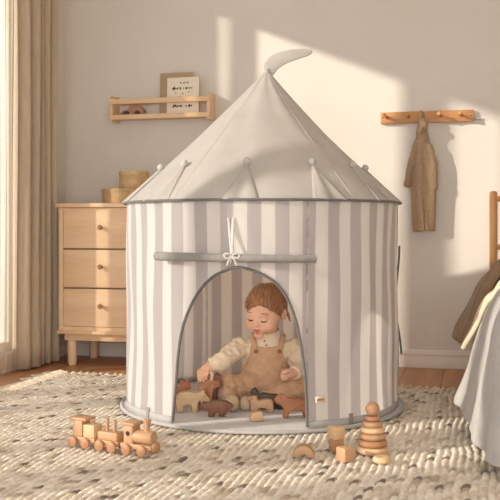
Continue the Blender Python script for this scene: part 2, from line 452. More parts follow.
# ------------------------------------------------------------------ rug: slanting chunky braids
def build_rug():
    u0, u1, v0, v1 = 0.30, 2.95, 0.64, 3.45
    st = 0.0045
    us = np.arange(u0, u1, st); vs = np.arange(v0, v1, st)
    U, V = np.meshgrid(us, vs, indexing='ij')
    w, per = 0.0230, 0.036
    wob = 0.004 * np.sin(V * 9 + U * 3) + 0.003 * np.sin(V * 23 + 1.3)
    c = (U + wob) / w; i = np.floor(c); s = (c - i) * 2 - 1
    ph = np.mod(i * 0.31, 1.0) + 0.06 * np.sin(i * 12.9898) * 2
    t = V / per + 0.42 * s + ph; j = np.floor(t); q = (t - j) * 2 - 1
    H = np.sqrt(np.clip(1 - 0.95 * s * s, 0, 1)) * (0.22 + 0.78 * np.sqrt(np.clip(1 - 0.97 * np.abs(q) ** 3, 0, 1)))
    rnd = np.mod(np.sin(i * 127.1 + j * 311.7) * 43758.5453, 1.0); rnd2 = np.mod(np.sin(i * 269.5 + j * 183.3) * 15731.743, 1.0)
    Z = -0.0128 + H * (0.0112 + 0.0035 * rnd2)
    Z += 0.0012 * np.sin(U * 170 + 9 * rnd) * np.sin(V * 150)
    cols = np.array([lin(k) for k in ((246, 234, 214), (236, 221, 197), (220, 202, 176), (190, 170, 146), (126, 106, 88))])
    pick = np.select([rnd < .46, rnd < .74, rnd < .89, rnd < .962], [0, 1, 2, 3], 4)
    C = cols[pick] * (0.92 + 0.16 * rnd2)[..., None]
    P = np.stack([U, -V, Z], -1)
    nu, nv = U.shape; idx = np.arange(nu * nv).reshape(nu, nv)
    F = np.stack([idx[:-1, :-1], idx[:-1, 1:], idx[1:, 1:], idx[1:, :-1]], -1).reshape(-1, 4)
    me = bpy.data.meshes.new('rug'); raw_mesh(me, P.reshape(-1, 3), F); smooth(me, 180)
    at = me.attributes.new('yarn', 'FLOAT_COLOR', 'POINT')
    at.data.foreach_set('color', np.concatenate([C.reshape(-1, 3), np.ones((nu * nv, 1))], 1).astype(np.float32).ravel())
    o = link('rug', me, M['rug'], None, CORNER, -TURN)
    tag(o, 'chunky woven cream wool rug with brown flecks lying on the wooden floor', 'rug')
    # fringe knots along the left end
    m = MB(); cl = []
    for k in range(88):
        v = v0 + 0.012 + k * 0.0312 + random.uniform(-.004, .004); z1 = FZ + 0.008
        L = random.uniform(0.070, 0.130); sw = random.uniform(-.03, .05)
        m.tube([(u0 + .02, -v, -0.004), (u0 - .008, -v, .002), (u0 - .018, -v, .003), (u0 - L * .4, -v - sw * .3, z1 + .008), (u0 - L * .75, -v - sw * .8, z1 + .002), (u0 - L, -v - sw * 1.2, z1)], [.006, .0065, .0085, .0058, .0064, .0035], 7)
    me = m.build('rug_fringe', M['fringe'], o); me['kind'] = 'stuff'
    m2 = MB()
    for k in range(70):
        u = u0 + 0.01 + k * 0.036 + random.uniform(-.006, .006); L = random.uniform(.012, .03)
        m2.tube([(u, -v0 - .015, -.004), (u, -v0 + .004, -.001), (u + random.uniform(-.012, .012), -v0 + L, FZ + .006)], [.007, .007, .004], 6)
    e = m2.build('back_fringe', M['fringe'], o); e['kind'] = 'stuff'
M['fringe'] = cloth('fringe_wool', (236, 222, 198), (196, 176, 148), nscale=60, bscale=300, bstr=0.8)
build_rug()

# ------------------------------------------------------------------ curtains
def curtain(name, pts, z0, z1, mat, label, thick=0.004, sway=0.0, cat='curtain'):
    """pts: fold line of (u, v); hangs from the ceiling"""
    line = spline([(u, -v, 0) for u, v in pts], 8); nz = 24; P = np.zeros((len(line), nz, 3))
    for a, p in enumerate(line):
        for b in range(nz):
            f = b / (nz - 1); z = z0 + (z1 - z0) * f
            P[a, b] = (p[0] + sway * (1 - f) * math.sin(a * .21) * .4 + .004 * math.sin(7 * f + a * .3), p[1] + .006 * math.sin(5 * f + a * .23) * (1 - f), z)
    o = grid_mesh(name, P, mat, None, solid=thick, loc=CORNER, rz=-TURN); tag(o, label, cat); return o
curtain('curtain', [(.050, .29), (.104, .315), (.034, .345), (.096, .380), (.034, .410), (.084, .432), (.040, .448)], FZ + .012, HZ - .002, M['drape'], 'inner fold of beige linen curtain nearest the chest of drawers', sway=.008)
curtain('curtain', [(.034, .476), (.085, .494), (.095, .520), (.026, .545), (.075, .572), (.080, .598), (.020, .618), (.046, .636)], FZ + .012, HZ - .002, M['drape'], 'wide beige linen curtain in the left corner beside the sheer panel', sway=.012)
fold = [(0.026 + (.010 if k % 2 else -.010), 0.640 + k * 0.030) for k in range(7)]
curtain('sheer_curtain', fold, FZ + .012, HZ - .002, M['sheer'], 'bright sunlit sheer linen curtain at the left edge', .0015)

# ------------------------------------------------------------------ chest of drawers with baskets
DU0, DU1, DV0, DV1 = 0.15, 0.63, 0.03, 0.40
d = empty('chest_of_drawers', R((DU0 + DU1) / 2, (DV0 + DV1) / 2, FZ), -TURN, 'light wood three-drawer chest standing between the curtain and tent', 'chest of drawers')
DW, DD = DU1 - DU0, DV1 - DV0
zb, zt = 0.172 - FZ, 0.805 - FZ
m = MB()
for sx in (-1, 1): m.box((sx * (DW / 2 - .012), 0, (zb + zt) / 2), (.024, DD, zt - zb), .003)
m.box((0, DD / 2 - .01, (zb + zt) / 2), (DW - .04, .02, zt - zb)); m.box((0, 0, zb + .01), (DW - .03, DD - .01, .02)); m.box((0, .0, zt - .012), (DW - .03, DD - .01, .02))
dh = (zt - zb - .03) / 3
for k in (1, 2): m.box((0, .02, zb + .018 + k * dh - .002), (DW - .03, DD - .06, .012))
m.build('carcass', M['beech_v'], d)
MB().box((0, -.006, zt + .011), (DW + .02, DD + .025, .022), .004).build('top_panel', M['beech'], d)
MB().box((0, -.004, zb - .009), (DW + .01, DD + .012, .018), .003).build('plinth_board', M['beech'], d)
MB().box((0, -.02, zb - .036), (DW - .05, DD - .08, .036), .002).build('base_rail', M['beech'], d)
for k in range(3):
    z = zb + .018 + (k + .5) * dh
    dr = MB().box((0, -DD / 2 + .011, z), (DW - .054, .02, dh - .008), .002).box((0, .0, z), (DW - .07, DD - .08, dh - .03)).build('drawer', M['oak'], d)
    MB().lathe([(.006, 0), (.006, .012), (.012, .018), (.0135, .024), (.011, .03), (0, .032)], (0.0, -DD / 2 + .001, z + .01), 16, (0, -1, 0)).build('knob', M['toy_dark'], dr)
for sx in (-1, 1):
    for sy in (-1, 1):
        MB().lathe([(.019, 0), (.021, .003), (.024, .02), (.026, zb - .018), (.026, zb - .017)], (sx * (DW / 2 - .055), sy * (DD / 2 - .05), 0), 20).build('leg', M['beech_v'], d)
topz = 0.805 + .022
def round_box(name, u, v, z, r, h, mat, lid, label, cat):
    e = empty(name, R(u, v, z), -TURN, label, cat)
    m = MB(); m.lathe([(0, 0), (r * .97, 0), (r, .004), (r, h * .78), (r * .99, h * .79), (0, h * .79)], seg=40); m.build('body', mat, e)
    m = MB(); m.lathe([(r * 1.0, h * .765), (r * 1.025, h * .77), (r * 1.03, h * .97), (r * 1.0, h), (0, h * 1.005)], seg=40); m.build('lid', lid, e)
round_box('woven_basket', 0.475, 0.215, topz, 0.148, 0.078, M['straw'], M['straw'], 'wide round woven straw basket with lid on chest of drawers', 'basket')
round_box('splint_box', 0.490, 0.205, topz + .0785, 0.078, 0.094, M['splint'], M['splint'], 'small round pale wooden box stacked on the woven basket', 'box')

# ------------------------------------------------------------------ wall shelf on the left
SU0, SU1, SDp = 0.308, 0.878, 0.105
sh = empty('wall_shelf', R(SU0, 0, 1.28), -TURN, 'light wood wall shelf with rails mounted above the chest of drawers', 'shelf')
SL = SU1 - SU0
for x in (0.009, SL - .009):
    MB().prism([(-p[0], p[1]) for p in [(0, 0), (SDp, 0), (SDp, .118), (SDp * .8, .14), (0, .145)]], .018, .003, Matrix.Translation((x, 0, 0)) @ Matrix.Rotation(PI / 2, 4, 'Z')).build('end_panel', M['beech_v'], sh)
MB().box((SL / 2, -SDp / 2, .02), (SL - .036, SDp - .016, .012), .002).build('shelf_board', M['beech'], sh)
MB().box((SL / 2, -SDp + .001, .022), (SL - .002, .016, .026), .003).build('front_rail', M['beech'], sh)
MB().box((SL / 2, -SDp + .001, .106), (SL - .002, .016, .028), .003).build('front_rail', M['beech'], sh)
MB().box((SL / 2, -.008, .118), (SL - .036, .014, .03), .002).build('back_rail', M['beech'], sh)
SZ = 1.28 + .026
def leaning(name, ua, ub, v0, v1, h, th, mat, label, cat):
    ang = math.atan2(v0 - v1, h); e = empty(name, R((ua + ub) / 2, v0, SZ + .001), -TURN, label, cat); e.rotation_euler = (-ang, 0, -TURN)
    return e, MB().box((0, 0, h / 2), (ub - ua, th, h), .0015).build('panel', mat, e)
leaning('picture_board', 0.575, 0.762, 0.040, 0.030, 0.236, .008, M['board'], 'plain tan board leaning behind the printed card on wall shelf', 'board')
e, pnl = leaning('art_card', 0.624, 0.804, 0.066, 0.054, 0.206, .005, M['card'], 'cream card printed with dark marks standing in wall shelf', 'card')
m = MB(); rr = random.Random(4)
def mark(x, z, w, h, a=0): m.box((x, -.0031, z), (w, .0012, h), 0, Matrix.Rotation(a, 3, 'Y'))
for k in range(3): mark(-.012 + k * .019, .176, .010, .006, rr.uniform(-.4, .4))
for x, w, h, a in ((-.05, .007, .022, 0), (-.041, .014, .006, .6), (-.052, .016, .007, -.3), (-.028, .006, .012, .4), (-.014, .007, .013, -.3), (.004, .006, .006, .7), (.02, .009, .012, .3), (.036, .009, .007, -.4), (.05, .006, .008, .2)): mark(x, .146, w, h, a)
for x, w, h, a in ((-.05, .008, .018, .5), (-.038, .008, .016, -.5), (-.026, .01, .008, 0), (-.01, .013, .01, .2), (.02, .006, .01, 0), (.038, .011, .015, .5), (.05, .007, .008, 0)): mark(x, .05, w, h, a)
for x, z in ((-.04, .122), (.0, .118), (.034, .124), (-.018, .1)): mark(x, z, .006, .005, .5)
m.build('printed_pattern', M['ink'], pnl)
tc = empty('toy_car', R(0.43, 0.055, SZ + .001), -TURN, 'small rounded wooden toy car behind the wall shelf rail', 'toy car')
MB().prism(spline([(-.066, .008), (-.068, .022), (-.05, .034), (-.03, .038), (-.018, .054), (.01, .062), (.04, .056), (.058, .038), (.066, .018), (.062, .008)], 4, True), .042, .006).build('body', M['toy_dark'], tc)
for x in (-.034, .03):
    for y in (-1, 1): MB().lathe([(0, -.005), (.0145, -.005), (.016, -.003), (.016, .003), (.0145, .005), (0, .005)], (x, y * .0265, .016), 20, (0, 1, 0)).build('wheel', M['dark_walnut'], tc)

# ------------------------------------------------------------------ hook rail and coat on the right
HU0, HU1 = 1.77, 2.235
hr = empty('hook_rail', R(HU0, 0, 1.235), -TURN, 'wooden peg rail with five pegs on the wall right of tent', 'hook rail')
HL = HU1 - HU0
MB().box((HL / 2, -.014, .03), (HL, .026, .058), .003).build('rail', M['rail'], hr)
PEGS = (0.032, 0.142, 0.213, 0.302, 0.404)
for x in PEGS:
    MB().lathe([(.009, 0), (.0078, .01), (.0075, .04), (.0105, .052), (.0095, .06), (0, .062)], (x, -.0265, .032), 16, (-.12, -1, .1)).build('peg', M['rail'], hr)
MB().lathe([(.004, -.03), (.004, .012), (.006, .012), (.006, .022), (0, .024)], (HL + .012, -.012, .016), 12, (1, 0, 0)).build('end_pin', M['hem'], hr)
for x in (0.012, HL - .014): MB().lathe([(.0035, 0), (.003, .001), (0, .0012)], (x, -.027, .03), 12, (0, -1, 0)).build('screw', M['black'], hr)

CX = HU0 + PEGS[2]
ct = empty('coat', R(CX, 0.06, 0.68), -TURN, 'tan wool child coat hanging by its hood from the peg rail', 'coat')
def coat_sdf(P):
    x, y, z = P[:, 0], P[:, 1], P[:, 2]
    hw = np.interp(z, [0, .1, .2, .30, .36, .42, .47, .52, .58], [.057, .061, .063, .062, .056, .044, .034, .026, .018])
    cx = np.interp(z, [0, .2, .4, .58], [.008, .006, .002, -.002])
    fold = .0062 * np.sin((x - cx) * 66 + z * 6 + .6 + 1.2 * np.sin(z * 9)) + .0022 * np.sin((x - cx) * 120 + 1 + z * 17) * np.sin(z * 13 + x * 20)
    hy = np.interp(z, [0, .3, .5, .58], [.027, .030, .022, .018]) + fold
    qx = (x - cx) / hw; qy = y / hy
    d = (np.sqrt(np.abs(qx) ** 2.6 + qy ** 2 + 1e-9) - 1) * np.minimum(hw, hy) * .85
    d = smax(d, np.maximum(.004 + .004 * np.sin(x * 60) - z, z - .56), .006)
    wr_ = .0012 * np.sin(z * 120 + x * 90 + 2 * np.sin(z * 31))
    s = smin(cap(P, (-.026, -.010, .45), (-.052, -.012, .34), .018, .021), cap(P, (-.052, -.012, .34), (-.076, -.012, .235), .021, .017), .01)
    s = smax(s, -ell(P, (-.079, -.012, .216), (.012, .012, .016)), .003)
    d = smin(d, s + wr_, .006)
    s2 = smin(cap(P, (.034, -.004, .43), (.056, .000, .34), .018, .020), cap(P, (.056, .000, .34), (.062, -.004, .225), .020, .016), .01)
    d = smin(d, s2 + wr_, .006)
    hd = smin(cap(P, (-.012, -.020, .505), (.012, -.028, .535), .019, .016), cap(P, (.012, -.028, .535), (-.006, -.026, .572), .015, .011), .010)
    hd = smax(hd, -ell(P, (.010, -.050, .508), (.010, .018, .020)), .006)
    d = smin(d, hd, .008)
    slit = cap(P, (.010, -.030, .46), (.010, -.034, .30), .0060, .0030)
    slit = np.minimum(slit, cap(P, (.010, -.034, .30), (.018, -.032, .0), .0030, .0060))
    yoke = np.abs(z - .355 + .2 * np.abs(x)) - .0015
    d = smax(d, -np.maximum(yoke, -y - .06) * 0 - slit, .005)
    return d
sdf_mesh('coat_cloth', coat_sdf, (-.13, -.075, -.02), (.13, .055, .61), .0042, M['coat'], ct)
MB().tube([(-.004, -.045, .575), (-.010, -.032, .597), (-.004, -.02, .607), (.004, -.014, .597), (.004, -.018, .57)], .005, 8).build('hanging_loop', M['coat'], ct)

# ------------------------------------------------------------------ bed on the right
BU0, BU1, BV0, BV1 = 2.33, 3.25, 0.06, 2.02
bed = empty('bed', R(BU0, BV0, FZ), -TURN, 'wooden bed with a round-post headboard at the right edge', 'bed')
BWd, BLn = BU1 - BU0, BV1 - BV0
for x in (0.0, BWd): MB().lathe([(.019, 0), (.0195, .86), (.0185, .888), (.013, .896), (0, .898)], (x, 0, 0), 20).build('headboard_post', M['bedwood'], bed)
for z in (0.858, 0.62): MB().tube([(.0, 0, z), (BWd, 0, z)], .0135, 14).build('headboard_rail', M['bedwood'], bed)
for x in np.linspace(.18, BWd - .18, 4): MB().tube([(x, 0, .62), (x, 0, .858)], .008, 10).build('headboard_spindle', M['bedwood'], bed)
for x in (.012, BWd - .012): MB().box((x, -BLn / 2, .25), (.024, BLn, .09), .004).build('side_rail', M['bedwood'], bed)
MB().box((BWd / 2, -BLn + .012, .25), (BWd, .024, .09), .004).build('foot_rail', M['bedwood'], bed)
for x in (.022, BWd - .022): MB().lathe([(.018, 0), (.02, .2), (.02, .29)], (x, -BLn + .022, 0), 18).build('leg', M['bedwood'], bed)
MB().box((BWd / 2, -BLn / 2, .215), (BWd - .03, BLn - .03, .02)).build('slat_base', M['bedwood'], bed)
mt = empty('mattress', R(BU0, BV0, 0.215), -TURN, 'white mattress on the wooden bed under the bedding', 'mattress')
MB().box((BWd / 2, -BLn / 2, .1), (BWd - .055, BLn - .06, .185), .03, seg=4).build('mattress_body', M['sheet'], mt)

def bedcover(name, v0, v1, top, hem, flare, mat, label, cat, thick, seed, inner=0.42, puff=.010, skew=0.0, wrap=False, rid=1.0):
    """a cover lying over the bed's edge and hanging down outside it; runs along the left side and, if it wraps, round the foot"""
    ph = np.random.default_rng(seed).uniform(0, 6, 8); rc = .05
    st = [(BU0, v, -1.0, 0.0) for v in np.linspace(v0, v1, 64)]
    if wrap:
        st += [(BU0 + rc - rc * math.cos(a), v1 + rc * math.sin(a), -math.cos(a), math.sin(a)) for a in np.linspace(0, PI / 2, 10)[1:]]
        st += [(u, v1 + rc, 0.0, 1.0) for u in np.linspace(BU0 + rc, BU1 - .04, 34)[1:]]
    nw = 84; P = np.zeros((len(st), nw, 3)); n_side = 64
    for a, (u, v, nu, nv) in enumerate(st):
        f = min(a / (n_side - 1), 1.0); g2 = a / 40.0
        hz, fl = hem(f), flare(f)
        path = [(-inner, top + .008), (-.22, top + .014), (-.07, top + .010), (-.012, top - .008), (.014, top - .045), (.020 + fl * .22, top * .70 + hz * .30), (.012 + fl * .62, top * .32 + hz * .68), (fl, hz)]
        sp = np.array(spline(path, 14)); L = np.concatenate([[0], np.cumsum(np.hypot(*np.diff(sp, axis=0).T))]); q = np.linspace(0, L[-1], nw)
        off, pz = np.interp(q, L, sp[:, 0]), np.interp(q, L, sp[:, 1]); g = q / L[-1]; s = np.clip((q - .38) / (L[-1] - .38), 0, 1)
        wr = puff * (np.sin(q * 9 + g2 * 5 + ph[0] + 2 * np.sin(g2 * 3 + ph[5])) * .8 + np.sin(g2 * 15 + q * 9 + ph[1]) * .45 + np.sin(q * 31 - g2 * 11 + ph[2]) * .3)
        ridge = .005 * rid * np.sin(g2 * 15 + q * 14 + ph[3] + 2.5 * np.sin(q * 6 + g2 * 4)) * s + .0035 * np.abs(np.sin(g2 * 9 - q * 17 + ph[6] + 1.5 * np.sin(q * 11))) ** 6 * s
        o = off + (wr + ridge) * s
        P[a, :, 0] = u + nu * o; P[a, :, 1] = -(v + nv * o + skew * s * (1 - f) + .012 * np.sin(q * 14 + ph[4]) * s * (a < 6)); P[a, :, 2] = pz + wr * (1 - s)
    P[:, :, 2] = np.maximum(P[:, :, 2], 0.008 + thick / 2)
    o = grid_mesh(name, P, mat, None, solid=thick, loc=CORNER, rz=-TURN); tag(o, label, cat)
    b = o.modifiers.new('soft', 'SUBSURF'); b.levels = 1; b.render_levels = 1
    return o
bedcover('quilt', 0.50, 1.02, 0.550, lambda f: .215 + .005 * f, lambda f: .170 - .07 * f, M['quilt'], 'brown linen quilt hanging over the bed side nearest the wall', 'quilt', .036, 3, skew=.14, rid=.3)
bedcover('blanket', 0.96, 1.26, 0.500, lambda f: .25, lambda f: .120, M['blanket'], 'cream knitted blanket folded between the brown quilt and grey duvet', 'blanket', .016, 5, skew=.05)
bedcover('duvet', 1.17, 1.99, 0.478, lambda f: .060 - .028 * f, lambda f: .155 - .105 * f, M['duvet'], 'grey linen duvet hanging to the rug at the right edge', 'duvet', .024, 8, skew=.16, wrap=True)

# ------------------------------------------------------------------ play tent
TX, TY, TR = 0.048, 3.60, 0.536
ZE, ZA = 0.80, 1.330
tent = empty('play_tent', (TX, TY, 0), 0, 'grey and white striped round play tent with pointed grey roof', 'play tent')
PXM = 3.07 / 900
door_px = [(170, 427), (171, 410), (173.5, 385), (177, 352), (183, 322), (194, 296), (210, 278.5), (224, 271), (237, 267.5), (252, 270), (268, 277.5), (281, 289), (291, 306), (298.5, 330), (303.5, 360), (306.3, 395), (307, 427)]
def door_pt(px, py):
    th = math.asin(((px - 250) / 900 * 3.08 - TX) / TR); dd = TY - TR * math.cos(th)
    return th, CAM_H - (py - 228) / 900 * dd
arch = spline([door_pt(*p) for p in door_px], 10)
arch = [(arch[0][0], 0.012)] + [(t, z) for t, z in arch if z > .0121] + [(arch[-1][0], 0.012)]
arch.sort(key=lambda p: p[0])
def wall_r(th, z):
    f = (z / ZE); w = math.sin(PI * min(max(f, 0), 1)) ** .5
    return TR + w * (.0045 * math.sin(th * 9 + 2 * math.sin(z * 4)) + .003 * math.sin(th * 23 + z * 6) + .0025 * math.sin(z * 11 + th * 4)) - .006 * w
def wp(th, z, dr=0.0):
    r = wall_r(th, z) + dr; return (r * math.sin(th), -r * math.cos(th), z)
cols = [(t, z) for t, z in arch]
t0, t1 = arch[0][0], arch[-1][0]
n_rest = 260
rest = [(t1 + (2 * PI - (t1 - t0)) * k / n_rest, .012) for k in range(1, n_rest)]
cl = cols + rest
NZ = 44
P = np.zeros((len(cl), NZ, 3)); UV = np.zeros((len(cl), NZ, 2))
for a, (th, zl) in enumerate(cl):
    for b in range(NZ):
        z = zl + (ZE - zl) * b / (NZ - 1); P[a, b] = wp(th, z); UV[a, b] = (((th + PI * .5) / (2 * PI)), z)
# close the ring without folding the stripe coordinate back
P = np.concatenate([P, P[:1]]); UVl = UV[:1].copy(); UVl[:, :, 0] += 1.0; UV = np.concatenate([UV, UVl])
grid_mesh('tent_wall', P, M['stripe'], tent, uv=UV, solid=.0025)
MB().tube([wp(t, z, .002) for t, z in arch[1:-1]], .0052, 8).build('door_piping', M['piping'], tent)
# floor mat with its bound rim
MB().lathe([(0, .001), (TR + .018, .001), (TR + .022, .006), (TR + .018, .011), (0, .012)], seg=96).build('floor_mat', M['mat'], tent)
MB().tube([((TR + .02) * math.sin(a), -(TR + .02) * math.cos(a), .008) for a in np.linspace(0, 2 * PI, 121)], .0068, 8, cap=False).build('rim_binding', M['hem'], tent)
hem = np.array([[wp(t, z, .0035) for z in (.010, .022, .036)] for t in np.linspace(t1, t0 + 2 * PI, 160)])
grid_mesh('bottom_hem', hem, M['hem'], tent, solid=.002)
def patch(t, z0, z1, w, mat, name, dr=.006, label=None):
    g = np.array([[wp(t + a, z, dr) for z in np.linspace(z0, z1, 4)] for a in np.linspace(-w / TR / 2, w / TR / 2, 4)])
    return grid_mesh(name, g, mat, tent, solid=.002, label=label)
patch(math.asin((.352 - TX) / TR * 1.0), .004, .050, .017, M['roll'], 'corner_tab'); patch(-math.asin(.78), .004, .050, .017, M['roll'], 'corner_tab')
tg = patch(math.asin((.241 - TX) / TR), .098, .120, .036, M['tag'], 'brand_tag', label='small cream cloth tag with reddish lettering')
tt = math.asin((.241 - TX) / TR); m = MB()
for k, (w, h) in enumerate(((.0028, .010), (.005, .006), (.005, .006), (.0026, .010), (.005, .006))):
    p = Vector(wp(tt + (-.0115 + k * .0058) / TR, .109, .0085)); m.box(p, (w, .0012, h), 0, Matrix.Rotation(tt, 3, 'Z'))
m.build('lettering', M['tagink'], tg)
# roof
def roof_r(f): return (TR + .010) * (1 - f) - .020 * math.sin(PI * f) * (.4 + .6 * f) + .006 * f
def rp(th, f, dr=0.0):
    r = roof_r(f)
    k = 5; ph = ((th - .63) * k / (2 * PI)) % 1.0
    r += dr - .016 * (r / TR) * math.sin(PI * ph) ** 2 * (.15 + .85 * f) + r * math.sin(th * 11 + 4 * f) * (.008 + .045 * max(f - .45, 0)) + .002 * math.sin(th * 17 + f * 9) * (1 - f)
    return (r * math.sin(th) + .020 * f * f, -r * math.cos(th), ZE - .004 + (ZA - ZE) * f)
fs = np.linspace(0, 1, 46)
P = np.array([[rp(t, f) for f in fs] for t in np.linspace(0, 2 * PI, 193)[:-1]])
grid_mesh('roof', P, M['canvas_grey'], tent, closed_u=True, solid=.0025)
for k in range(5):
    th = .63 + k * 2 * PI / 5
    MB().tube([rp(th, f, .001) for f in np.linspace(0.01, .985, 24)], .0024, 6).build('roof_seam', M['canvas_grey'], tent)
MB().tube([((TR + .012) * math.sin(a), -(TR + .012) * math.cos(a), ZE - .003) for a in np.linspace(0, 2 * PI, 121)], .005, 8, cap=False).build('eave_piping', M['piping'], tent)
# triangular pennants with felt balls round the eaves
for th in [math.radians(a) for a in (-80, -45, -8.5, 25, 55, 85, 118, 150, 182, 215, 248)]:
    half, fa = .30, .255; q = []
    n = 12
    for i in range(n + 1):
        f = .006 + (fa - .006) * i / n; h = half * (1 - i / n) * .78 + .006
        bow = lambda s: .004 + .020 * (i / n) * (1 - (abs(s)) ** 2) * .5 + .006 * math.sin(s * 5 + th * 7) * (1 - i / n)
        q.append([rp(th + s * h * TR * .5 / max(roof_r(f), .1), f, bow(s) + .003) for s in np.linspace(-1, 1, 11)])
    pn = grid_mesh('pennant', np.array(q), M['canvas_grey'], tent, solid=.0025)
    c = Vector(rp(th, fa + .012, .020)); rr = random.Random(int(th * 100))
    MB().lathe([(0.0001, -.0135)] + [(.0138 * math.sin(a) * (1 + .05 * math.sin(5 * a)), -.0138 * math.cos(a)) for a in np.linspace(.3, PI - .3, 9)] + [(0.0001, .0135)], c, 16).build('felt_ball', M['pompom'], pn)
# flag at the apex
ou = [(65, 108), (61, 88), (78, 66), (108, 53), (148, 46), (184, 47), (192, 54), (182, 64), (152, 74), (124, 85), (100, 100), (84, 118)]
k = .00392 / 2.633
fl = [((x - 70) * k, (112 - y) * k) for x, y in ou]
MB().prism(spline(fl, 6, True), .013, .0055, Matrix.Translation((.020, 0, ZA - .012))).build('flag', M['canvas_grey'], tent, angle=75)
MB().lathe([(.020, -.035), (.017, -.01), (.011, .006), (0, .008)], (.020, 0, ZA), 16).build('apex_cap', M['hem'], tent)
# rolled-up door with ties
pts = []; rs = []
for s in np.linspace(-1, 1, 41):
    px = 234.5 + s * 81; x = (px - 250) / 900 * 3.07 - TX
    y = -math.sqrt(max(TR ** 2 - x * x, 0)) ; y = -TR + (y + TR) * .8 - .022
    z = .598 - .0035 * s
    r = .0145 - .0015 * s; r *= (1 - .30 * math.exp(-((s + .03) / .05) ** 2)); r *= 1 + .03 * math.sin(s * 40)
    pts.append((x, y, z)); rs.append(r)
rl = MB().tube(pts, rs, 14).build('rolled_door', M['roll'], tent, angle=60)
xk = (232 - 250) / 900 * 3.07 - TX; yk = -math.sqrt(TR ** 2 - xk * xk) - .035
kn = Vector((xk, yk, .604))
m = MB()
m.tube([kn + Vector((.0145 * math.sin(a) * .25, .016 + .018 * math.cos(a), -.006 + .0155 * math.sin(a))) for a in np.linspace(0, 2 * PI, 20)], .0035, 6, cap=False)
for sx in (-1, 1):
    m.tube(spline([kn, kn + Vector((sx * .012, -.006, .010)), kn + Vector((sx * .026, -.004, .006)), kn + Vector((sx * .020, -.006, -.006)), kn], 5), .003, 6)
    m.tube(spline([kn, kn + Vector((sx * .010, -.006, -.014)), kn + Vector((sx * .017, -.002, -.030))], 5), .003, 6)
m.build('tie_bow', M['white_cloth'], rl)
m = MB()
for x0, x1 in ((-.004, -.012), (.003, .004)):
    g = np.linspace(0, 1, 12); th = math.asin((xk + x1) / TR)
    m.tube([kn * (1 - f) + (Vector(wp(th, .735, .006))) * f + Vector((0, .004 * math.sin(f * 3), 0)) for f in g], .0032, 6, flat=1.5)
m.build('tie_cord', M['white_cloth'], rl)
# side window binding just past the right-hand silhouette
m = MB(); m.tube([wp(math.radians(80) + .10 * math.sin(PI * f) , .63 - .42 * f, .004 + .006 * math.cos(PI * f) ** 2) for f in np.linspace(0, 1, 20)], .0042, 8)
m.build('window_binding', M['piping'], tent)
# frame poles inside
for th in (math.radians(-152), math.radians(152), math.radians(-85), math.radians(85)):
    MB().tube([((TR - .016) * math.sin(th), -(TR - .016) * math.cos(th), z) for z in (.012, .4, ZE - .006)], .0055, 8).build('pole', M['white_cloth'], tent)

# ------------------------------------------------------------------ wooden animals on the mat
MATZ = .0125
def outl(pts, sc, off, d, flip=False):
    """zoomed photo outline -> local metres; returns centred outline, world x, height 0 at its lowest point"""
    q = [(off[0] + x / sc, off[1] + y / sc) for x, y in pts]; mpp = d / 900
    cx = (min(p[0] for p in q) + max(p[0] for p in q)) / 2; by = max(p[1] for p in q)
    return [((p[0] - cx) * mpp, (by - p[1]) * mpp) for p in q], (cx - 250) * mpp
def animal(name, pts, sc, off, d, thick, mat, label, rz=0.0, bev=.005, cat='wooden animal', eye=None, parts=()):
    o2, x = outl(pts, sc, off, d); e = empty(name, (x, d, MATZ), rz, label, cat, 'wooden animals on the tent mat')
    b = MB().prism(spline(o2, 4, True), thick, bev).build('body', mat, e, angle=50)
    q = [(off[0] + a / sc, off[1] + c / sc) for a, c in pts]; cx = (min(p[0] for p in q) + max(p[0] for p in q)) / 2; by = max(p[1] for p in q)
    loc = lambda a, c: ((off[0] + a / sc - cx) * d / 900, (by - off[1] - c / sc) * d / 900)
    if eye:
        ex, ez = loc(*eye); MB().lathe([(.0022, -thick / 2 - .0008), (.0022, thick / 2 + .0008)], (ex, 0, ez), 10, (0, 1, 0)).build('eye', M['black'], b)
    for nm, pp, th, mt_, lb in parts:
        MB().prism(spline([loc(*a) for a in pp], 4, True), th, bev).build(nm, mt_, e, angle=50, label=lb)
    return e
Z4 = dict(sc=6.667, off=(165, 370)); Z5 = dict(sc=6.25, off=(230, 370))
animal('wooden_bear', [(72, 215), (82, 190), (110, 173), (160, 171), (205, 177), (238, 172), (248, 160), (262, 163), (268, 182), (285, 205), (301, 225), (296, 240), (268, 242), (238, 236), (218, 246), (214, 303), (180, 305), (174, 265), (148, 256), (122, 264), (116, 301), (84, 300), (76, 262)], d=3.37, thick=.028, mat=M['toy_pale'],
       label='pale wooden bear with lowered head in front of the taller brown animal', rz=.18, eye=(262, 200), **Z4)
animal('wooden_pig', [(247, 258), (262, 254), (284, 257), (308, 241), (350, 238), (400, 240), (425, 252), (453, 274), (444, 290), (412, 300), (402, 337), (366, 342), (358, 320), (336, 322), (327, 347), (292, 347), (287, 306), (250, 303)], d=3.285, thick=.028, mat=M['walnut'],
       label='dark brown wooden animal with pointed snout in front of the sock', rz=-.1, eye=(425, 270), **Z4)
animal('wooden_fox', [(20, 150), (47, 140), (85, 131), (103, 98), (112, 80), (122, 82), (134, 91), (148, 76), (160, 74), (162, 100), (174, 128), (162, 141), (132, 146), (118, 168), (110, 200), (108, 262), (84, 262), (78, 215), (48, 210), (40, 262), (14, 262), (10, 190)], d=3.45, thick=.028, mat=M['redwood'],
       label='reddish wooden fox with pointed ears at the left side of the doorway', rz=.1, **Z4)
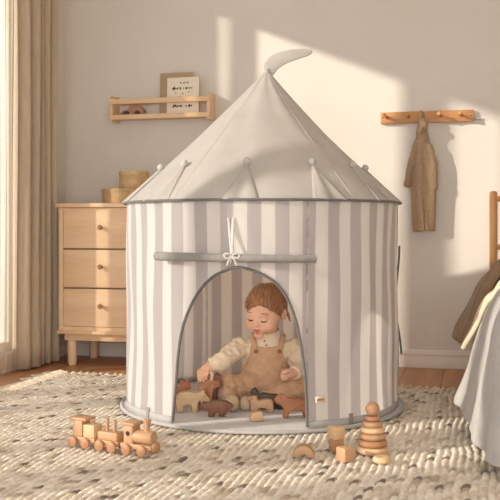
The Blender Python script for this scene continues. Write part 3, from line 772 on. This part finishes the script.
animal('wooden_horse', [(212, 168), (214, 122), (230, 92), (258, 72), (300, 52), (330, 36), (352, 34), (362, 60), (372, 96), (350, 118), (330, 124), (322, 150), (314, 180), (308, 262), (284, 262), (280, 188), (276, 166), (250, 158), (236, 170), (238, 262), (216, 262)], d=3.42, thick=.030, mat=M['cherry'],
       label='tall chestnut wooden animal with dark mane held under the child hand', rz=.08,
       parts=[('mane', [(322, 64), (326, 36), (346, 26), (368, 34), (381, 62), (388, 98), (372, 118), (352, 116), (362, 92), (356, 70), (338, 74)], .034, M['walnut'], 'dark brown mane and muzzle'),
              ('front_leg', [(318, 132), (350, 118), (352, 160), (346, 262), (316, 262), (316, 190)], .026, M['dark_walnut'], 'dark brown front leg')], **Z4)
animal('wooden_dog', [(112, 206), (126, 196), (158, 191), (170, 202), (178, 218), (212, 212), (250, 211), (268, 224), (273, 262), (268, 292), (242, 292), (232, 271), (190, 266), (174, 278), (168, 294), (134, 292), (130, 245), (126, 222)], d=3.36, thick=.028, mat=M['toy'],
       label='tan wooden dog facing left behind the small cream block', rz=-.12, eye=(136, 206), **Z5)
animal('wooden_lion', [(278, 210), (293, 190), (318, 172), (342, 178), (360, 198), (398, 204), (440, 208), (480, 214), (492, 240), (494, 290), (488, 320), (462, 322), (454, 290), (428, 279), (382, 280), (366, 296), (360, 321), (330, 320), (334, 272), (312, 242), (286, 230)], d=3.27, thick=.030, mat=M['cherry'],
       label='orange-brown wooden lion beside the right edge of the doorway', rz=.12, eye=(312, 195), **Z5)
animal('leg_shade_shape', [(128, 145), (140, 128), (156, 120), (172, 140), (184, 160), (205, 150), (245, 156), (290, 160), (322, 176), (334, 205), (334, 245), (308, 250), (298, 240), (262, 238), (240, 232), (222, 250), (192, 250), (178, 210), (160, 205), (140, 180)], d=3.425, thick=.030, mat=M['leg_shade'],
       label='dark olive animal shape in place of the shaded leg underside behind the tan dog', rz=-.05, **Z5)  # dark shape added in place of the shaded underside of the trouser leg
x = (256.5 - 250) * 3.21 / 900
cb = MB().prism(spline([(-.022, .002), (-.0235, .014), (-.020, .027), (-.006, .032), (.012, .034), (.0195, .030), (.021, .006), (.014, .001)], 3, True), .028, .004, Matrix.Translation((0, 0, 0))).build('toy_block', M['toy_light'], None, loc=(x, 3.21, MATZ), rz=.25)
tag(cb, 'small cream rounded wooden block at front of the tent mat', 'toy block')

# ------------------------------------------------------------------ toy train on the rug
tr = empty('toy_train', (-.566, 2.905, .001), -.50, 'natural wood toy train with two wagons on the rug', 'toy train')
def wheel(parent, x, sy):
    MB().lathe([(0, -.005), (.0130, -.005), (.0155, -.003), (.0155, .003), (.0130, .005), (0, .005)], (x, sy * .026, .0158), 22, (0, 1, 0)).build('wheel', M['toy_dark'], parent)
def car(name, x0, x1, wheels, boxes, label=None):
    c = MB().box(((x0 + x1) / 2, 0, .024), (x1 - x0, .040, .014), .003).build(name, M['toy'], tr, label=label)
    for w in wheels:
        for sy in (-1, 1): wheel(c, w, sy)
        MB().tube([(w, -.026, .0158), (w, .026, .0158)], .003, 8).build('axle', M['toy_dark'], c)
    for nm, bxs, mt_ in boxes:
        m = MB()
        for b in bxs: m.box(b[0], b[1], .003)
        m.build(nm, mt_, c)
    return c
c1 = car('rear_wagon', 0, .090, (.014, .060), [('cabin', [((.026, 0, .055), (.036, .040, .048))], M['toy']), ('roof', [((.030, 0, .083), (.062, .050, .009))], M['toy']), ('load', [((.068, 0, .050), (.040, .040, .038))], M['toy_light'])])
MB().tube([(.072, 0, .068), (.072, 0, .080)], .005, 10).build('peg', M['toy'], c1)
c2 = car('flat_wagon', .098, .172, (.112, .156), [('load', [((.134, 0, .043), (.070, .036, .024))], M['toy'])])
for x in (.122, .149): MB().tube([(x, 0, .05), (x, 0, .090)], .0050, 12).build('peg', M['toy'], c2)
c3 = car('locomotive', .182, .290, (.208, .262), [('cab', [((.210, 0, .056), (.032, .040, .052))], M['toy']), ('roof', [((.209, 0, .087), (.050, .050, .009))], M['toy'])])
MB().tube([(.225, 0, .051), (.283, 0, .051), (.287, 0, .051)], [.0195, .0195, .017], 22).build('boiler', M['toy'], c3)
MB().lathe([(.0085, 0), (.0075, .016), (.0125, .034), (.0115, .036), (0, .036)], (.263, 0, .066), 18).build('chimney', M['toy'], c3)
MB().lathe([(.017, 0), (.016, .008), (.010, .013), (0, .014)], (.289, 0, .024), 18, (1, 0, 0)).build('bumper', M['toy_dark'], c3)
MB().lathe([(.007, -.0208), (.007, .0208)], (.210, 0, .060), 18, (0, 1, 0)).build('window', M['black'], c3)
for xa in (.094, .177): MB().tube([(xa - .012, 0, .024), (xa + .012, 0, .024)], .004, 8).build('coupling', M['toy_dark'], tr)

tr.scale = (1.08, 1.08, 1.08)

# ------------------------------------------------------------------ loose toys on the right of the rug
def block(px, py, d, s, z, rz, mat, label):
    o = MB().box((0, 0, s / 2), (s, s, s), .003).build('toy_block', mat, None, loc=((px - 250) / 900 * d, d, z), rz=rz); tag(o, label, 'toy block', 'cube blocks by the ring tower'); return o
block(336.3, 0, 2.82, .0385, .001, .30, M['toy_dark'], 'lower cube block of the stack of two beside tent rim')
block(336.3, 0, 2.818, .0400, .040, .52, M['toy_light'], 'pale cube block on top of the other in the stack of two')
block(345.5, 0, 2.705, .0410, .001, .62, M['toy'], 'single cube block in front of the stack of two blocks')
ra = empty('toy_arch', ((303.5 - 250) / 900 * 2.76, 2.76, .001), -.10, 'small rounded wooden arch block lying left of the cube blocks', 'toy block')
def half_ring(r0, r1, n=18): return [(r1 * math.cos(a), r1 * math.sin(a)) for a in np.linspace(0, PI, n)] + [(r0 * math.cos(a), r0 * math.sin(a)) for a in np.linspace(PI, 0, n)]
MB().prism(half_ring(.010, .034), .040, .003).build('arch', M['toy'], ra)
rs_ = empty('stacking_rings', ((372.5 - 250) / 900 * 2.80, 2.80, .001), 0, 'wooden ring tower topped with a ball on the rug', 'stacking toy')
MB().tube([(0, 0, .002), (0, 0, .125)], .006, 12).build('rod', M['toy'], rs_)
z = 0.0
for r, h, mt_ in ((.0510, .0215, 'toy_light'), (.0465, .0210, 'toy_dark'), (.0420, .0200, 'toy'), (.0385, .0190, 'toy_light'), (.0320, .0175, 'toy'), (.0255, .0165, 'toy_dark')):
    n = 10; pr = [(.0068, z + .001), (r - h / 2, z)] + [(r - h / 2 + h / 2 * math.sin(a), z + h / 2 - h / 2 * math.cos(a)) for a in np.linspace(.2, PI - .2, n)] + [(r - h / 2, z + h), (.0068, z + h - .001)]
    MB().lathe(pr, seg=36, hole=True).build('ring', M[mt_], rs_); z += h
MB().lathe([(.0001, z - .002)] + [(.0225 * math.sin(a), z + .0205 - .0225 * math.cos(a)) for a in np.linspace(.4, PI - .1, 14)] + [(.0001, z + .043)], seg=28).build('ball', M['toy'], rs_, angle=80)
h = .020; r = .0285
pr = [(.005, .001), (r - h / 2, 0)] + [(r - h / 2 + h / 2 * math.sin(a), h / 2 - h / 2 * math.cos(a)) for a in np.linspace(.2, PI - .2, 10)] + [(r - h / 2, h), (.005, h - .001)]
o = MB().lathe(pr, seg=36, hole=True).build('toy_ring', M['toy_light'], None, loc=((382 - 250) / 900 * 2.68, 2.68, .001)); tag(o, 'loose wooden ring lying in front of the ring tower', 'toy ring')

# ------------------------------------------------------------------ the child sitting in the doorway
def at(px, py, d): return np.array([(px - 250) / 900 * d, d, CAM_H - (py - 228) / 900 * d])
kid = empty('person', (0, 0, 0), 0, 'toddler in cream knit and sand dungarees sitting in the tent doorway, looking down', 'person')
HC = at(266, 309, 3.50)
Rm = np.array(Matrix.Rotation(math.radians(-26), 3, 'Z') @ Matrix.Rotation(math.radians(4), 3, 'Y') @ Matrix.Rotation(math.radians(12), 3, 'X'))
def hl(P): return (P - HC) @ Rm                # world -> head space (face looks along -y)
def hw(p): return HC + Rm @ np.array(p, float)
PEL = np.array([.065, 3.60, .085]); BEL = np.array([.062, 3.575, .150]); CHE = np.array([.068, 3.565, .222])
NECK0 = np.array([.076, 3.560, .262]); NECK1 = hw((0, .020, -.05))
SR, ERr, WRr = at(239, 347, 3.555), at(222, 361, 3.448), at(211.0, 365.5, 3.432)
SL_, EL, WL = at(294, 348, 3.555), at(305, 368, 3.53), at(294.5, 373, 3.455)
HR = at(205.0, 372.8, 3.418); HLf = at(286, 374.5, 3.435)
HIR, KR, AR, TOR = at(251, 391, 3.59), at(224, 384, 3.50), at(227, 399, 3.45), at(232, 403, 3.37)
HIL, KL, AL, TOL = at(281, 391, 3.59), at(301, 387, 3.51), at(262, 402, 3.46), at(246, 404, 3.40)

def head_sdf(P):
    q = hl(P)
    d = ell(q, (0, .006, .016), (.0735, .088, .0770))
    d = smin(d, ell(q, (0, -.030, -.032), (.056, .056, .054)), .030)
    for s in (-1, 1):
        d = smin(d, ell(q, (s * .033, -.054, -.046), (.027, .027, .025)), .016)          # cheeks
        d = smin(d, ell(q, (s * .026, -.080, .002), (.018, .008, .006)), .010)           # brow
        e = ell(q, (s * .0735, .008, -.014), (.009, .017, .023))                           # ear
        e = smax(e, -ell(q, (s * .081, .003, -.012), (.006, .009, .014)), .004)
        d = smin(d, e, .006)
        d = smax(d, -ell(q, (s * .027, -.094, -.019), (.014, .010, .008)), .010)          # eye socket
        d = smin(d, ell(q, (s * .027, -.0735, -.0165), (.0135, .0125, .0100)), .004)      # upper lid over the eye
    d = smin(d, cap(q, (0, -.083, -.012), (0, -.094, -.034), .005, .0075), .010)           # nose
    d = smin(d, ell(q, (0, -.097, -.036), (.0085, .0085, .0075)), .005)
    for s in (-1, 1): d = smin(d, ell(q, (s * .0085, -.090, -.039), (.006, .006, .005)), .004)
    d = smin(d, ell(q, (0, -.070, -.084), (.020, .014, .013)), .014)                       # chin
    d = smin(d, ell(q, (0, -.079, -.060), (.022, .010, .014)), .010)                       # muzzle
    mouth = np.minimum(cap(q, (-.018, -.084, -.0575), (0, -.091, -.0645), .0028, .0050), cap(q, (0, -.091, -.0645), (.018, -.084, -.0575), .0050, .0028))
    ul = np.minimum(cap(q, (-.021, -.0805, -.0535), (0, -.0905, -.0590), .0020, .0030), cap(q, (0, -.0905, -.0590), (.021, -.0805, -.0535), .0030, .0020))
    ll = np.minimum(cap(q, (-.0195, -.0805, -.0560), (0, -.0875, -.0715), .0022, .0040), cap(q, (0, -.0875, -.0715), (.0195, -.0805, -.0560), .0040, .0022))
    d = smax(d, -mouth, .003); d = smin(d, np.minimum(ul, ll), .004)
    return d
def finger(P, pts, r0, r1):
    d = None; n = len(pts) - 1
    for i in range(n):
        c = cap(P, pts[i], pts[i + 1], r0 + (r1 - r0) * i / n, r0 + (r1 - r0) * (i + 1) / n)
        d = c if d is None else smin(d, c, .002)
    return d
def hands_sdf(P):
    # right hand laid over the animal's back: palm above it, four fingers down its near side, thumb along the back
    h = smin(ell(P, HR + np.array([.004, .002, .010]), (.024, .019, .017)), cap(P, WRr, HR + np.array([.008, .004, .014]), .0195, .018), .012)
    for k, (dx, L, ln) in enumerate(((-.018, .030, .000), (-.0065, .036, -.001), (.0055, .034, -.001), (.016, .026, .001))):
        b = HR + np.array([dx, -.010 + .002 * abs(k - 1.5), .010])
        f = finger(P, [b, b + np.array([-.006 + .0 * k, -.013, -.004]), b + np.array([-.010, -.0165, -.004 - L * .5]), b + np.array([-.010, -.012, -.004 - L * .95])], .0073, .0058)
        h = smin(h, f, .0025)
    th = finger(P, [HR + np.array([.018, -.002, .008]), HR + np.array([.028, -.010, -.006]), HR + np.array([.025, -.017, -.022])], .0080, .0062)
    h = smin(h, th, .004)
    # left hand loosely closed, knuckles to the front-left
    g = smin(ell(P, HLf + np.array([.010, .006, .002]), (.021, .018, .018)), cap(P, WL, HLf + np.array([.016, .008, .003]), .0185, .018), .010)
    for k in range(4):
        b = HLf + np.array([.004 - .001 * k, -.008 + .0015 * abs(k - 1.5), .0145 - .0098 * k])
        L = (.018, .021, .020, .016)[k]
        f = finger(P, [b, b + np.array([-.4 * L - .006, -.006, .001]), b + np.array([-.9 * L, .004, -.004]), b + np.array([-.6 * L, .013, -.006])], .0070, .0058)
        g = smin(g, f, .0022)
    th = finger(P, [HLf + np.array([.016, -.008, .012]), HLf + np.array([.004, -.019, .016]), HLf + np.array([-.008, -.021, .010])], .0078, .0060)
    g = smin(g, th, .004)
    return np.minimum(h, g)
def trunk(P):
    d = ell(P, PEL, (.090, .080, .075)); d = smin(d, ell(P, BEL, (.088, .076, .085)), .03)
    return smin(d, ell(P, CHE, (.082, .064, .062)), .03)
def arms(P, r):
    a = smin(cap(P, SR, ERr, .034 + r, .029 + r), cap(P, ERr, WRr, .029 + r, .020 + r), .012)
    b = smin(cap(P, SL_, EL, .034 + r, .029 + r), cap(P, EL, WL, .029 + r, .020 + r), .012)
    return a, b
def legs(P, r):
    a = smin(cap(P, HIR, KR, .050 + r, .039 + r), cap(P, KR, AR, .037 + r, .024 + r), .015)
    b = smin(cap(P, HIL, KL, .050 + r, .039 + r), cap(P, KL, AL, .037 + r, .024 + r), .015)
    return a, b
def feet(P, r):
    a = smin(cap(P, AR, TOR, .023 + r, .020 + r), ell(P, TOR, (.024 + r, .030 + r, .026 + r)), .012)
    b = smin(cap(P, AL, TOL, .023 + r, .018 + r), ell(P, TOL, (.021 + r, .026 + r, .026 + r)), .012)
    return a, b
def body_sdf(P):
    d = trunk(P) + .008
    for k in arms(P, -.007) + legs(P, -.008) + feet(P, -.004): d = smin(d, k, .015)
    d = smin(d, cap(P, NECK0, NECK1, .034, .034), .02)
    d = smin(d, head_sdf(P), .012)
    return np.maximum(smin(d, hands_sdf(P), .005), .0145 - P[:, 2])
body = sdf_mesh('body', body_sdf, (-.20, 3.28, 0), (.26, 3.72, .53), .0026, [M['skin'], M['lips'], M['mouth']], kid)
me = body.data
cen = np.zeros(len(me.polygons) * 3); me.polygons.foreach_get('center', cen); q = hl(cen.reshape(-1, 3))
ulm = np.minimum(cap(q, (-.021, -.0805, -.0535), (0, -.0905, -.0590), .0020, .0030), cap(q, (0, -.0905, -.0590), (.021, -.0805, -.0535), .0030, .0020))
llm = np.minimum(cap(q, (-.0195, -.0805, -.0560), (0, -.0875, -.0715), .0022, .0040), cap(q, (0, -.0875, -.0715), (.0195, -.0805, -.0560), .0040, .0022))
mo = np.minimum(cap(q, (-.018, -.084, -.0575), (0, -.091, -.0645), .0028, .0048), cap(q, (0, -.091, -.0645), (.018, -.084, -.0575), .0048, .0028))
mi = np.where((np.minimum(ulm, llm) < .0008) & (np.abs(q[:, 0]) < .0225), 1, 0); mi = np.where((mo < .0012) & (mi == 0) & (np.abs(q[:, 0]) < .0125), 2, mi)
me.polygons.foreach_set('material_index', mi.astype(np.int32))
for s in (-1, 1):
    m = MB(); m.tube([Vector(hw((s * .027 + x, -.0855 + abs(x) ** 2 * 26 + (.0035 if s * x > 0 else 0) * abs(x) / .012, -.0215 - .0022 * (1 - (x / .013) ** 2)))) for x in np.linspace(-.013, .013, 9)], [.0010, .0017, .0021, .0023, .0024, .0023, .0022, .0018, .0011], 6)
    m.build('eyelashes', M['eye'], kid)
    m = MB(); m.tube([Vector(hw((s * .028 + x, -.0853 + x * x * 22 + .0035 * max(s * x, 0) / .015, .0075 - 12 * x * x + .001))) for x in np.linspace(-.016, .016, 9)], [.0008, .0016, .0019, .0021, .0021, .0020, .0018, .0015, .0008], 6)
    m.build('eyebrow', M['brow'], kid)
def hair_sdf(P):
    q = hl(P); x, y, z = q[:, 0], q[:, 1], q[:, 2]
    par = (x + .012) * 1.0 + .35 * y                                   # locks combed from the crown forward and to both sides
    st = .0009 * np.sin(par * 420 + 2.5 * np.sin(z * 40 + y * 20)) + .0012 * np.sin(par * 160 + z * 55 + 1.0) + .0012 * np.sin(y * 70 + z * 60 + x * 30)
    d = ell(q, (0, .008, .018), (.0785, .0935, .0830)) + st
    edge = .030 - .80 * (y + .075) + .003 * np.sin(x * 60 + 1.4) + .002 * np.sin(x * 210 + y * 90)
    edge = edge - np.clip(-x + .005, 0, .08) * .42 + np.clip(.03 - np.abs(x - .022), 0, .03) * .12   # low fringe on one side, brow bare at the parting
    edge = np.where(y > .012, np.maximum(edge, -.070), edge)
    d = smax(d, (edge - z) * .7, .005)
    d = np.maximum(d, -(ell(q, (0, .006, .016), (.069, .083, .072))))
    for a, b, r in (((.074, .030, -.012), (.077, .036, -.040), .0034), ((.071, .044, -.02), (.075, .052, -.046), .0036), ((.076, -.012, .012), (.076, -.016, -.014), .0045), ((.062, .058, -.03), (.070, .074, -.064), .0050), ((.070, .050, -.03), (.074, .060, -.066), .0045), ((-.050, -.066, .046), (-.063, -.060, .006), .0048), ((-.040, -.074, .046), (-.056, -.072, .012), .0042)):
        d = smin(d, cap(q, a, b, r, r * .3) + st * .5, .009)
    return d
sdf_mesh('hair', hair_sdf, HC - .14, HC + .14, .0024, M['hair'], kid)

def folds(P, a=.0022, f=1.0): return a * (np.sin(P[:, 0] * 95 * f + 3 * np.sin(P[:, 2] * 40)) * np.sin(P[:, 2] * 120 * f + P[:, 1] * 60) + .5 * np.sin(P[:, 1] * 150 * f + P[:, 0] * 80 + P[:, 2] * 90))
def sweater_sdf(P):
    d = trunk(P) - .000
    a, b = arms(P, .004)
    rib = .0014 * np.sin(P[:, 0] * 210 + P[:, 2] * 120)
    for k, (w0, w1) in enumerate(((ERr, WRr), (EL, WL))):
        u = (w1 - w0) / np.linalg.norm(w1 - w0); s = (a, b)[k] + folds(P, .0034) + rib
        s = smin(s, cap(P, w1 - u * .016, w1 - u * .002, .0272, .0262), .005)
        s = smax(s, np.where(nrm(P - w1) < .075, (P - w1) @ u - .004, -1.0), .003)
        d = smin(d, s, .022)
    col = cap(P, NECK0 + np.array([0, -.002, .006]), NECK0 + (NECK1 - NECK0) * .34, .046, .042)
    d = smin(d, col, .012)
    d = smax(d, -(np.maximum(cap(P, NECK0, NECK1, .0365, .0365), (NECK0[2] + .014) - P[:, 2])), .003)
    return np.maximum(d, .02 - P[:, 2])
sw = sdf_mesh('sweater', sweater_sdf, (-.21, 3.30, .0), (.27, 3.72, .34), .0034, M['sweater'], kid)
def overall_sdf(P):
    x, y, z = P[:, 0], P[:, 1], P[:, 2]
    t = trunk(P) - .0065 + folds(P, .0012)
    bibw = np.interp(z, [.10, .16, .20, .245], [.20, .085, .066, .060])
    front = np.maximum(np.abs(x - .064) - bibw, z - .236 - .1 * np.abs(x - .064))
    back = np.maximum(front, 0 * z - 1)
    bib = smax(t, np.where(y < 3.60, front, np.maximum(front, z - .2)), .004)
    a, b = legs(P, .0075)
    fo = .0045 * np.sin((x - .06) * 105 + z * 70 + y * 50) * np.sin(z * 65 - y * 45) + folds(P, .0026, .8)
    lg = []
    for l, k0, k1 in ((a, KR, AR), (b, KL, AL)):
        u = (k1 - k0) / np.linalg.norm(k1 - k0)
        s = smin(l + fo, cap(P, k1 - u * .020, k1 - u * .008, .0360, .0350), .006)
        lg.append(smax(s, np.where(nrm(P - k1) < .060, (P - k1) @ u + .000, -1.0), .004))
    d = smin(bib, smin(lg[0], lg[1], .012), .018)
    return np.maximum(d, .0135 - z)
ov = sdf_mesh('dungarees', overall_sdf, (-.16, 3.32, 0), (.30, 3.74, .30), .0034, M['overall'], kid)
# straps, buttons, placket
for nm, dx in (('r', -.044), ('l', .046)):
    pts = []
    def front_y(xx, zz):
        ys = np.linspace(3.42, 3.60, 260); Pq = np.stack([np.full(260, xx), ys, np.full(260, zz)], -1); dd = sweater_sdf(Pq)
        k = np.argmax(dd < .004); return ys[k] if (dd < .004).any() else 3.56
    zs = [.214, .226, .238, .248, .257, .264]
    xs = [CHE[0] + dx * (1 + .28 * i / 5) for i in range(6)]
    line = [(xx, front_y(xx, zz), zz) for xx, zz in zip(xs, zs)]
    line += [(xs[-1] + .004 * np.sign(dx), line[-1][1] + .025, .272), (xs[-1] + .002 * np.sign(dx), line[-1][1] + .055, .262), (xs[-1] - .006 * np.sign(dx), line[-1][1] + .075, .235)]
    ln = spline(line, 5)
    m = MB(); m.tube(ln, .0115, 12, flat=1.0, up=Vector((0, 1, 0)))
    o = m.build('strap', M['overall'], ov)
    bz = .222; bxx = CHE[0] + dx * 1.02; by = front_y(bxx, bz) - .008
    MB().lathe([(.0001, -.002), (.0072, -.002), (.0078, .0), (.0066, .0022), (.0001, .0026)], (bxx, by - .006, bz), 18, (.0, -1, .25)).build('button', M['button'], ov)
for k in range(3):
    zz = .256 - .016 * k + .004; xx = CHE[0] - .012 + .007 * k
    MB().lathe([(.0001, -.001), (.0034, -.001), (.0034, .001), (.0001, .0016)], (xx, front_y(xx, zz) - .003, zz), 12, (0, -1, .3)).build('neck_button', M['button'], sw)
for k, nm in ((0, 'sock'), (1, 'sock')):
    sdf_mesh('sock', lambda P, k=k: np.maximum(smin(feet(P, .003)[k], cap(P, (AR, AL)[k], (AR, AL)[k] + ((KR, KL)[k] - (AR, AL)[k]) * .25, .026, .028), .01) + .0008 * np.sin(P[:, 0] * 420), .0135 - P[:, 2]), (-.12, 3.28, 0), (.12, 3.56, .14), .0034, M['sock'], kid)
